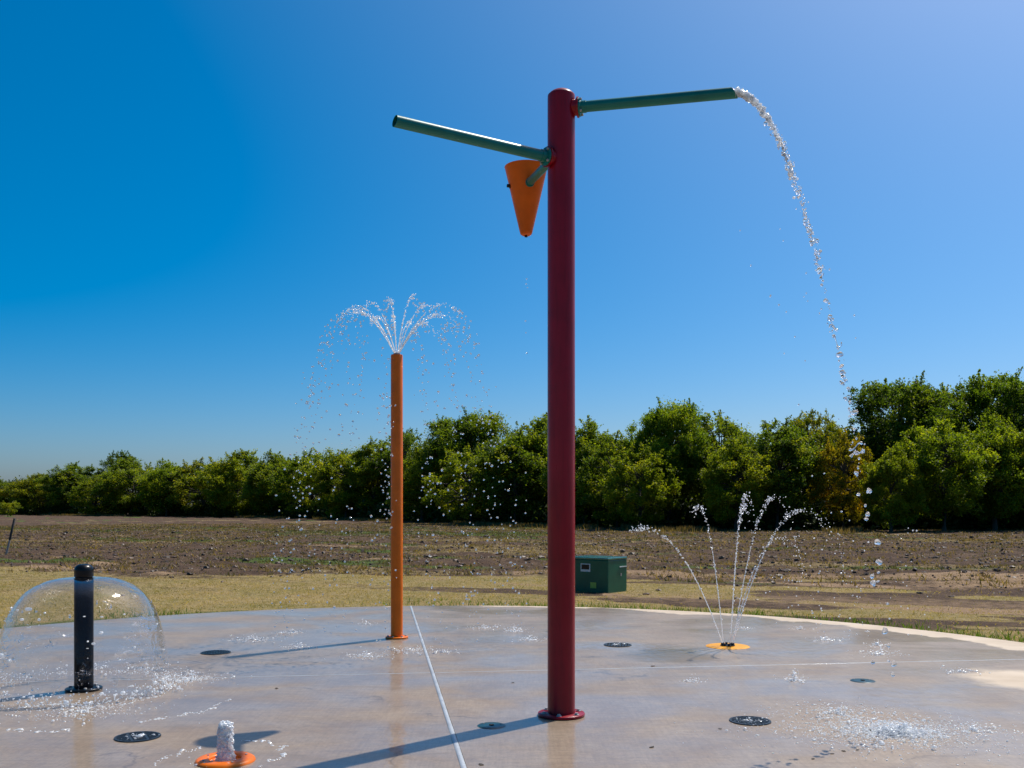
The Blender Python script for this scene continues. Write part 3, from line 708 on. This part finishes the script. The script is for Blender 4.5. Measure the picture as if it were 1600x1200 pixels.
me = mesh_arr('water_sheet', np.stack([RRr * np.cos(TH), RRr * np.sin(TH), ZZ], -1).reshape(-1, 3), Fd, M['water_sheet'], True)
tone_attr(me, TF.ravel(), 1)
dome = tag(empty('water_dome', (bb.x, bb.y, 0)), 'clear bell of falling water spread around the black post', 'water')
link('water_sheet', me, dome)
n = 1500; a = rng.uniform(0, 2 * np.pi, n); rd_ = rng.normal(.655, .06, n) + rng.exponential(.07, n); z = np.abs(rng.normal(0, .055, n)) + .004
drops_obj('splash_drops', np.stack([rd_ * np.cos(a), rd_ * np.sin(a), z], -1), rng.lognormal(-5.95, .55, n), M['water_small_drop'], dome, ICO1, .35)['kind'] = 'stuff'
n = 30; a = rng.uniform(0, 2 * np.pi, n); tq = rng.uniform(.5, .95, n)
st_ = np.stack([np.full(n, 1.0), np.full(n, 1.0), rng.uniform(1, 2.2, n)], -1)
rq = np.interp(tq, tf, pr_) + .006
drops_obj('sheet_drops', np.stack([rq * np.cos(a), rq * np.sin(a), np.interp(tq, tf, pz_)], -1), rng.uniform(.004, .011, n), M['water_drop'], dome, ICO1, .3, st_)['kind'] = 'stuff'

# white flecks stand in for sun glints on the sheet; froth along its foot
n = 85; a = np.where(rng.random(n) < .75, rng.uniform(2.5, 4.6, n), rng.uniform(4.6, 6.6, n)); tq = rng.uniform(.52, .96, n); rq = np.interp(tq, tf, pr_) + .004
stt = np.stack([rng.uniform(.6, 1.8, n), rng.uniform(.5, 1.2, n), rng.uniform(.35, 1.0, n)], -1)
drops_obj('sheet_glints', np.stack([rq * np.cos(a), rq * np.sin(a), np.interp(tq, tf, pz_)], -1), rng.lognormal(-5.05, .5, n), M['water_small_drop'], dome, ICO1, .45, stt)['kind'] = 'stuff'
n = 160; a = rng.uniform(4.4, 6.6, n); rq = rng.normal(.655, .035, n)
drops_obj('foot_froth', np.stack([rq * np.cos(a), rq * np.sin(a), np.abs(rng.normal(0, .05, n)) + .005], -1), rng.lognormal(-5.15, .45, n), M['water_small_drop'], dome, ICO1, .45)['kind'] = 'stuff'

# ------------------------------------------------------------------ bubbler (bottom left of the pad)
bq = G(352, 1189)
ring = tag(empty('bubbler_ring', (bq.x, bq.y, 0)), 'flat orange ring nozzle set in the pad with water bubbling up', 'nozzle')
MB().lathe([(.088, .001), (.088, .012), (.094, .020), (.150, .020), (.163, .012), (.168, .001)], 56).build('ring_plate', M['orange_paint'], ring)
MB().lathe([(.090, .003), (.02, .003), (0, .003)], 40).build('inner_disc', M['orange_paint'], ring)
for i in range(4):
    a = i * math.pi / 2 + .6; MB().hexbolt((.122 * math.cos(a), .122 * math.sin(a), .019), .008, .006).build('bolt', M['bare_steel'], ring)
col = tag(empty('bubbling_jet', (bq.x, bq.y, 0)), 'short frothy column of white water over the orange ring', 'water')
NZ, NS = 60, 56; tz = np.linspace(0, 1, NZ); ta = np.linspace(0, 2 * np.pi, NS, endpoint=False); TA, TZ = np.meshgrid(ta, tz)
rad_ = .040 * (1 - .14 * TZ) * np.sqrt(np.clip(1 - np.clip((TZ - .82) / .18, 0, 1) ** 2, 0, 1)) + .012 * np.exp(-TZ * 9)
bx_, by_ = np.cos(TA), np.sin(TA)
nz = (vnoise(bx_ * 4 + 9, TZ * 13 + by_ * 4, 2) - .5) * .024 + (vnoise(bx_ * 10 + 9, TZ * 34 + by_ * 10, 3) - .5) * .014
rad_ = np.maximum(rad_ + nz * np.clip((1 - TZ) * 8, .0, 1), 0.0004)
idx = np.arange(NZ * NS).reshape(NZ, NS); Fd = np.stack([idx[:-1], np.roll(idx[:-1], -1, 1), np.roll(idx[1:], -1, 1), idx[1:]], -1).reshape(-1, 4)
link('column', mesh_arr('column', np.stack([rad_ * bx_ + .004 * np.sin(TZ * 5), rad_ * by_, .004 + TZ * .215], -1).reshape(-1, 3), Fd, M['water_froth'], True), col)
n = 520; tz = rng.random(n) ** .8; a = rng.uniform(0, 2 * np.pi, n); q = .040 * (1 - .14 * tz) * np.sqrt(np.clip(1 - np.clip((tz - .85) / .2, 0, 1) ** 2, .05, 1)) + rng.normal(.001, .003, n)
drops_obj('froth_bubbles', np.stack([q * np.cos(a), q * np.sin(a), .01 + tz * .212], -1), rng.uniform(.0025, .008, n), M['water_small_drop'], col, ICO1, .3)['kind'] = 'stuff'

# ------------------------------------------------------------------ flush fittings in the pad
def grate(px, py, r, label):
    c = G(px, py); g_ = tag(empty('drain_grate', (c.x, c.y, 0)), label, 'drain', 'round drain grates in the pad')
    MB().lathe([(r - .016, .002), (r - .016, .007), (r - .002, .007), (r, .002)], 44).build('rim', M['dark_grate'], g_, edge_split=40)
    MB().lathe([(r - .016, .0025), (0, .0025)], 44).build('pit', M['pit_black'], g_)
    nb_ = 9
    for i in range(nb_):
        yy = (i - (nb_ - 1) / 2) * (2 * (r - .016) / nb_); L = math.sqrt(max(0, (r - .015) ** 2 - yy ** 2)); w = (r / nb_) * .40
        if i == 0: first = None
        MB().box((-L, yy - w, .003), (L, yy + w, .0062)).build('slat', M['dark_grate'], g_)
    for xx in (-.33, .33):
        L = math.sqrt((r - .015) ** 2 - (xx * r) ** 2); MB().box((xx * r - .007, -L, .0035), (xx * r + .007, L, .0068)).build('cross_bar', M['dark_grate'], g_)
    g_.rotation_euler.z = random.uniform(0, 3)
    n = 110; a = rng.uniform(0, 6.28, n); q = r * np.sqrt(rng.random(n))
    return c, r
gs = [grate(337, 1020, .146, 'round dark drain grate left of the orange post shadow'),
      grate(215, 1152, .140, 'round dark drain grate left of the bubbling jet'),
      grate(965, 1008, .146, 'round dark drain grate between maroon pole and yellow nozzle'),
      grate(1172, 1127, .140, 'round dark drain grate near the big splash at lower right')]
def cap(px, py, r, label):
    c = G(px, py); g_ = tag(empty('nozzle_cap', (c.x, c.y, 0)), label, 'nozzle cap', 'flush round nozzle caps in the pad')
    MB().lathe([(0, .005), (r * .55, .006), (r * .92, .005), (r, .001)], 36).build('plate', M['teal_cap'], g_)
    MB().lathe([(r * .18, .0055), (r * .18, .009), (0, .009)], 18).build('orifice', M['pit_black'], g_)
    for i in range(3):
        a = i * 2.094 + .4; MB().hexbolt((r * .7 * math.cos(a), r * .7 * math.sin(a), .0052), .006, .004).build('screw', M['bare_steel'], g_)
cap(1348, 1064, .100, 'flush round teal cap alone on the right side of the pad')
cap(768, 1134, .095, 'flush round cap lying in the shadow of the maroon pole')
yc = G(1137, 1010)
yn = tag(empty('jet_nozzle', (yc.x, yc.y, 0)), 'flat yellow disc nozzle with black jet heads shooting thin jets', 'nozzle')
MB().lathe([(0, .008), (.19, .008), (.215, .006), (.225, .001)], 52).build('disc', M['yellow_paint'], yn)
MB().lathe([(.075, .0075), (.075, .016), (.068, .018), (0, .018)], 30).build('head_plate', M['black_paint'], yn, edge_split=40)
for i in range(8):
    a = i * math.pi / 4; MB().lathe([(.013, .017), (.012, .034), (.006, .038), (0, .038)], 12, center=(.058 * math.cos(a), .058 * math.sin(a), 0)).build('jet_head', M['black_paint'], yn)

# ------------------------------------------------------------------ green utility cabinet
cn = G(950, 924); ca_ = R(38)
ux = Vector((-math.cos(ca_), math.sin(ca_), 0)); uy = Vector((math.sin(ca_), math.cos(ca_), 0))   # along the front (leftwards), into depth
Mx = Matrix(((-ux.x, uy.x, 0, cn.x), (-ux.y, uy.y, 0, cn.y), (0, 0, 1, -.06), (0, 0, 0, 1)))
cab = tag(empty('utility_cabinet'), 'low green metal utility cabinet on the grass right of the maroon pole', 'cabinet'); cab.matrix_world = Mx
MB().box((-.82, 0, 0), (0, .62, .59)).build('housing', M['green_paint'], cab, bevel=.012)
MB().box((-.828, -.008, .592), (.008, .628, .632)).build('lid', M['lid_sky_green'], cab, bevel=.012)
mb = MB(); mb.box((-.56, -.008, .38), (-.36, -.001, .52)); pl_ = mb.build('placard', M['white_print'], cab)
MB().box((-.54, -.011, .42), (-.38, -.0085, .505)).build('placard_panel', M['black_paint'], pl_)
MB().box((-.36, -.006, .10), (-.24, -.001, .20)).build('sticker', M['lime_sticker'], cab)
MB().box((.001, .37, .455), (.012, .60, .470)).build('hasp', M['white_print'], cab)
MB().box((.001, .40, .30), (.010, .43, .35)).build('latch', M['bare_steel'], cab)

# ------------------------------------------------------------------ leaning stake at the far left
sb_ = G(10, 866); top_ = AT(23, 810, sb_.y - .1)
stk = tag(empty('leaning_stake', sb_), 'thin leaning stake with dark top at the left edge of the field', 'stake')
dv = top_ - sb_
MB().lathe([(.030, -.15), (.030, dv.length * .42)], 10, Vector((0, 0, 0)), dv).build('lower_post', M['stake_light'], stk)
MB().lathe([(.034, dv.length * .40), (.036, dv.length), (0, dv.length)], 10, Vector((0, 0, 0)), dv).build('sleeve', M['stake_dark'], stk)

# ------------------------------------------------------------------ water in the air
GR = 9.81
def fly(p0, v0, t, drag=.5):
    """ballistic path with linear drag"""
    e = (1 - np.exp(-drag * t)) / drag
    return np.stack([p0[0] + v0[0] * e, p0[1] + v0[1] * e, p0[2] + (v0[2] + GR / drag) * e - GR * t / drag], -1)
# 1. fan of jets over the orange post
fan = tag(empty('fountain_spray', (ob.x, ob.y, 0)), 'umbrella shaped spray of drops falling around the orange post', 'water')
Cs, Rs_ = [], []; Cb, Rb = [], []
NJ = 15
for j in range(NJ):
    a = 2 * math.pi * j / NJ + .1; vr = 1.85 + random.uniform(-.28, .12); vz = 3.35 + random.uniform(-.3, .2)
    p0 = (.03 * math.cos(a), .03 * math.sin(a), 3.15); v0 = (vr * math.cos(a), vr * math.sin(a), vz)
    t = np.concatenate([rng.uniform(.0, .30, 75), rng.uniform(.22, .44, 36), rng.uniform(.42, 1.30, 70)])
    sprd = np.clip(t, .01, 1)[:, None]
    C = fly(p0, v0, t, 1.0) + rng.normal(0, 1, (len(t), 3)) * np.where(sprd < .3, .012 * sprd / .3, .013 + .075 * (sprd - .3))
    k = C[:, 2] > .03; C = C[k]; t = t[k]
    r0 = np.where(t < .42, rng.uniform(.0025, .0065, len(t)), rng.uniform(.0062, .0128, len(t)))
    Cs.append(C[t >= .42]); Rs_.append(r0[t >= .42]); Cb.append(C[t < .42]); Rb.append(r0[t < .42])
    tj = np.linspace(0, .17, 14); pj = fly(p0, v0, tj, 1.0); 
    mb = MB(); tube_path(mb, [Vector(p) for p in pj], list(np.linspace(.0045, .003, 14) * rng.uniform(.8, 1.2, 14)), 6); mb.build('jet', M['water_froth'], fan)
Cs.append(np.stack([rng.normal(0, .035, 34), rng.uniform(-1.15, -.35, 34), rng.uniform(.5, 3.0, 34)], -1)); Rs_.append(rng.uniform(.006, .012, 34))
C = np.concatenate(Cs); r0 = np.concatenate(Rs_)
drops_obj('spray_mist', np.concatenate(Cb), np.concatenate(Rb), M['water_small_drop'], fan, ICO1, .3)['kind'] = 'stuff'
drops_obj('spray_drops', C, r0, M['water_drop'], fan, ICO1, .22)['kind'] = 'stuff'
# 2. thin jets from the yellow nozzle
jets = tag(empty('ground_jets', (yc.x, yc.y, 0)), 'fan of thin water jets rising from the yellow disc nozzle', 'water')
Cs, Rs_ = [], []
for (vx, vy, ap, tmax, nn) in [(-1.85, -.35, 1.22, .56, 190), (-.42, .55, 1.46, .66, 130), (.16, -.50, 1.45, .62, 150), (.42, .45, 1.58, .85, 170), (.78, -.25, 1.56, .95, 180), (1.55, .15, 1.42, 1.05, 240), (1.3, .6, 1.1, 1.0, 90)]:
    vz = math.sqrt(2 * GR * ap) * 1.03; a = math.atan2(vy, vx); p0 = (.058 * math.cos(a), .058 * math.sin(a), .04)
    t = np.concatenate([rng.uniform(.02, .5, int(nn * .72)), rng.uniform(.45, tmax, nn - int(nn * .72))])
    C = fly(p0, (vx, vy, vz), t, .25) + rng.normal(0, 1, (nn, 3)) * (.005 + .05 * np.clip(t - .25, 0, 1))[:, None]
    k = C[:, 2] > .03; Cs.append(C[k]); Rs_.append(rng.uniform(.003, .0072, k.sum()))
    tj = np.linspace(0, .22, 12); mb = MB(); tube_path(mb, [Vector(p) for p in fly(p0, (vx, vy, vz), tj, .25)], list(np.linspace(.0045, .003, 12)), 6); mb.build('jet', M['water_froth'], jets)
n = 90; C = np.stack([rng.uniform(.4, 2.0, n), rng.normal(0, .4, n), rng.uniform(.1, 1.25, n)], -1); Cs.append(C); Rs_.append(rng.uniform(.004, .009, n))
drops_obj('jet_drops', np.concatenate(Cs), np.concatenate(Rs_), M['water_small_drop'], jets, ICO1, .22)['kind'] = 'stuff'
# 3. stream poured by the right-hand spout
land = G(1405, 1152); p0 = np.array(tip_r) + np.array([-.01, 0, .0]); T0 = math.sqrt(2 * p0[2] / GR)
v0 = ((land.x - p0[0]) / T0, (land.y - p0[1]) / T0, 0.0)
stream = tag(empty('falling_stream', land), 'glittering stream of water curving down from the right teal spout', 'water')
def ball(t): t = np.asarray(t); return np.stack([p0[0] + v0[0] * t, p0[1] + v0[1] * t, p0[2] - .5 * GR * t * t], -1) - np.array(land)
tj = np.linspace(0, .36, 60); pj = ball(tj); wob = np.clip(tj / .36, .05, 1)[:, None] * rng.normal(0, .010, (60, 3))
mb = MB(); rad = np.linspace(.030, .004, 60) * (1 + .35 * rng.uniform(-1, 1, 60)); tube_path(mb, [Vector(p) for p in pj + wob], list(rad), 12)
mb.build('jet', M['water_froth'], stream)
t = np.concatenate([rng.uniform(.02, .38, 150), rng.uniform(.3, .72, 120)]); n = len(t)
C = ball(t) + rng.normal(0, 1, (n, 3)) * (.012 + .020 * t)[:, None] * np.where(t < .38, .8, .5)[:, None]
stt = np.stack([np.ones(n), np.ones(n), rng.uniform(.9, 1.8, n)], -1)
drops_obj('stream_drops', C, rng.lognormal(-5.25, .38, n), M['water_drop'], stream, ICO1, .35, stt)['kind'] = 'stuff'
for tb in list(np.linspace(.34, .70, 19)) + list(rng.uniform(.70, .90, 26)):
    c = ball(tb) + rng.normal(0, 1, 3) * np.array([.045, .045, .03]) * (tb ** 2)
    rb = random.uniform(.008, .019); v, f = ICO2; q = v * rb * (1 + rng.uniform(-.25, .25, 3)); q = q + .18 * rb * np.sin(v[:, [1, 2, 0]] * 3 + rng.uniform(0, 6, 3))
    link('drop', mesh_arr('drop', q, f, M['water_drop'], True), stream, tuple(c))
tw = rng.uniform(.0, 1, 430) ** 1.5 * .5; drops_obj('stream_sparkle', ball(tw) + rng.normal(0, 1, (430, 3)) * (.0085 + .010 * tw)[:, None], rng.lognormal(-5.5, .4, 430), M['water_small_drop'], stream, ICO1, .3)['kind'] = 'stuff'
# ligaments where the stream breaks up
for tb in rng.uniform(.45, .72, 12):
    c = ball(tb); d0 = rng.normal(0, 1, 3); d0 /= np.linalg.norm(d0); L = random.uniform(.02, .06); mb = MB()
    pts = [Vector(c + d0 * L * s + np.array([0, 0, .01 * math.sin(s * 3)])) for s in np.linspace(-1, 1, 9)]
    tube_path(mb, pts, [.003 + .008 * abs(s) ** 2 for s in np.linspace(-1, 1, 9)], 7); mb.build('ligament', M['water_drop'], stream)
# stray drops drifting off the stream and from the bucket
n = 34; t = rng.uniform(.4, .85, n); C = ball(t) + np.stack([rng.uniform(-.45, .15, n), rng.normal(0, .1, n), rng.normal(0, .06, n)], -1)
drops_obj('stray_drops', C, rng.uniform(.004, .007, n), M['water_drop'], stream)['kind'] = 'stuff'
dz = rng.uniform(.4, 3.6, 9); dr_ = tag(empty('bucket_drips', (BK.x, BK.y, 0)), 'few drips falling below the orange bucket', 'water')
drops_obj('drip', np.stack([rng.normal(0, .008, 9), rng.normal(0, .008, 9), dz], -1), rng.uniform(.005, .008, 9), M['water_drop'], dr_)['kind'] = 'stuff'

# ------------------------------------------------------------------ splashes on the wet pad
def splash(px, py, wpx, n, hmax, label, sz=-5.85, mat='water_small_drop', hpx=None):
    c = G(px, py); m = c.y / F_PX; ax = wpx * m; ay = ax * .8 if hpx is None else hpx * c.y * c.y / (F_PX * CAM_H)
    n = int(n * 1.5); a = rng.uniform(0, 6.28, n); q = np.abs(rng.normal(0, .55, n)); x = ax * q * np.cos(a); y = ay * q * np.sin(a)
    z = np.abs(rng.normal(0, 1, n)) * hmax * np.exp(-q) * (rng.random(n) < .45) + .002
    o = drops_obj('splash', np.stack([x, y, z], -1), np.minimum(rng.lognormal(sz, .5, n), .012), M[mat], None, ICO0 if n > 400 else ICO1, .35, np.stack([rng.uniform(1, 1.9, n), rng.uniform(.9, 1.6, n), rng.uniform(.4, 1.1, n)], -1))
    o.location = c; return tag(o, label, 'splash', 'splashes on the wet pad', 'stuff')
big = splash(1385, 1145, 190, 2600, .035, 'wide white splash where the poured stream hits the pad', -5.85, 'water_small_drop', 34)
splash(1405, 1147, 75, 1700, .035, 'dense white froth in the middle of the wide lower right splash', -5.95, 'water_small_drop', 10)
for px, py, w, n, h, lab in [
 (395, 999, 42, 150, .03, 'long low splash left of the orange post'), (455, 989, 22, 90, .03, 'small splash nearest left of the orange post'),
 (465, 1012, 26, 110, .04, 'splash beside the orange post shadow'), (572, 1026, 42, 170, .03, 'splash in front of the orange post base'),
 (640, 1016, 50, 120, .03, 'spotty splash across the long joint'), (570, 975, 20, 50, .03, 'faint splash behind and left of the orange post'),
 (755, 981, 34, 90, .02, 'thin splash behind the long joint, left of the maroon pole'), (805, 986, 22, 130, .05, 'bristling splash just left of the maroon pole'),
 (830, 1000, 34, 90, .03, 'splash against the left edge of the maroon pole'), (690, 1019, 30, 80, .02, 'splash right of the long joint'),
 (1290, 1000, 26, 110, .03, 'bright splash right of the yellow nozzle'), (1370, 1008, 20, 70, .03, 'small splash far right behind the cross joint'),
 (1375, 1022, 38, 150, .05, 'sparkling splash just behind the cross joint on the right'), (1240, 1063, 32, 110, .05, 'splash in front of the yellow nozzle'),
 (1085, 1065, 18, 50, .03, 'small splash left of the yellow nozzle foreground'), (1160, 981, 20, 50, .01, 'thin splash behind the yellow nozzle'),
 (1250, 983, 18, 40, .02, 'faint splash behind the yellow nozzle to the right'), (1310, 1115, 110, 420, .03, 'scattered sparkle left of the wide splash'),
 (1520, 1140, 60, 130, .03, 'scattered drops near the lower right corner'), (1172, 1127, 26, 60, .01, 'beads of water on the lower right drain grate'),
 (965, 1008, 18, 30, .01, 'beads of water on the drain grate right of the pole'), (215, 1152, 28, 60, .01, 'beads of water on the lower left drain grate'),
 (130, 1112, 110, 420, .03, 'spatter in front of the black post'), (300, 1062, 55, 260, .04, 'spatter right of the water dome'),
 (345, 1190, 48, 130, .03, 'beads around the bubbling jet'), (1500, 1050, 40, 60, .02, 'thin spatter by the dry corner on the right')]:
    splash(px, py, w, n, h, lab)
# beaded edges of the water film running over the slab
def wave_edge(pts, n, label):
    P = [G(*p) for p in pts]; c = P[0]; s = np.linspace(0, 1, len(P)); u = np.sort(rng.random(n))
    X = np.interp(u, s, [p.x - c.x for p in P]); Y = np.interp(u, s, [p.y - c.y for p in P])
    X += (vnoise(u * 14, u * 0, 8) - .5) * .06 + rng.normal(0, .008, n); Y += (vnoise(u * 14, u * 0 + 4, 9) - .5) * .08 + rng.normal(0, .01, n)
    o = drops_obj('water_film_edge', np.stack([X, Y, np.full(n, .001)], -1), rng.lognormal(-5.7, .45, n), M['water_small_drop'], None, ICO1, .3, np.stack([rng.uniform(1, 2.4, n), rng.uniform(1, 2.2, n), rng.uniform(.3, .7, n)], -1))
    o.location = c; tag(o, label, 'water', 'beaded edges of water running over the pad', 'stuff')
wave_edge([(215, 1130), (260, 1122), (310, 1112), (365, 1092)], 120, 'beaded water edge running up right below the dome')
wave_edge([(235, 1198), (265, 1182), (295, 1172), (318, 1168)], 60, 'beaded water edge left of the bubbling jet')
wave_edge([(375, 1159), (425, 1160), (440, 1170), (438, 1180), (412, 1196)], 90, 'curled beaded water edge right of the bubbling jet')
wave_edge([(20, 1108), (90, 1100), (170, 1104), (250, 1088)], 110, 'beaded water edge crossing in front of the black post')
wave_edge([(0, 1142), (60, 1143), (110, 1141)], 50, 'beaded water edge at the left picture border')
# dark bits lying on the pad
bits = [(1020, 1041, 'dark leaf scrap alone in front of the drain grate right of the pole'), (1125, 1139, 'dark leaf scrap left of the lower right drain grate'),
 (1018, 1168, 'dark leaf scrap by itself right of the maroon pole foot'), (1270, 1186, 'leftmost of the dark scraps below the wide splash'), (1300, 1178, 'second dark scrap from the left below the wide splash'),
 (1318, 1174, 'middle dark scrap of those below the wide splash'), (1340, 1172, 'rightmost dark scrap of the row below the wide splash'), (432, 1076, 'dark leaf scrap between the black post and the long joint'),
 (801, 1067, 'dark leaf scrap just left of the maroon pole, in front of the cross joint'), (752, 1195, 'dark leaf scrap at the bottom edge right of the long joint'), (1360, 1142, 'dark scrap inside the wide lower right splash')]
for px, py, lab in bits:
    c = G(px, py); v, f = ICO0; q = v * np.array([.022, .012, .003]) * rng.uniform(.5, 1.2) + rng.normal(0, .0015, v.shape); q[:, 2] += .003
    o = link('leaf_scrap', mesh_arr('leaf_scrap', q, f, M['bark']), None, c); o.rotation_euler.z = random.uniform(0, 6)
    tag(o, lab, 'debris', 'dark leaf scraps scattered on the pad')
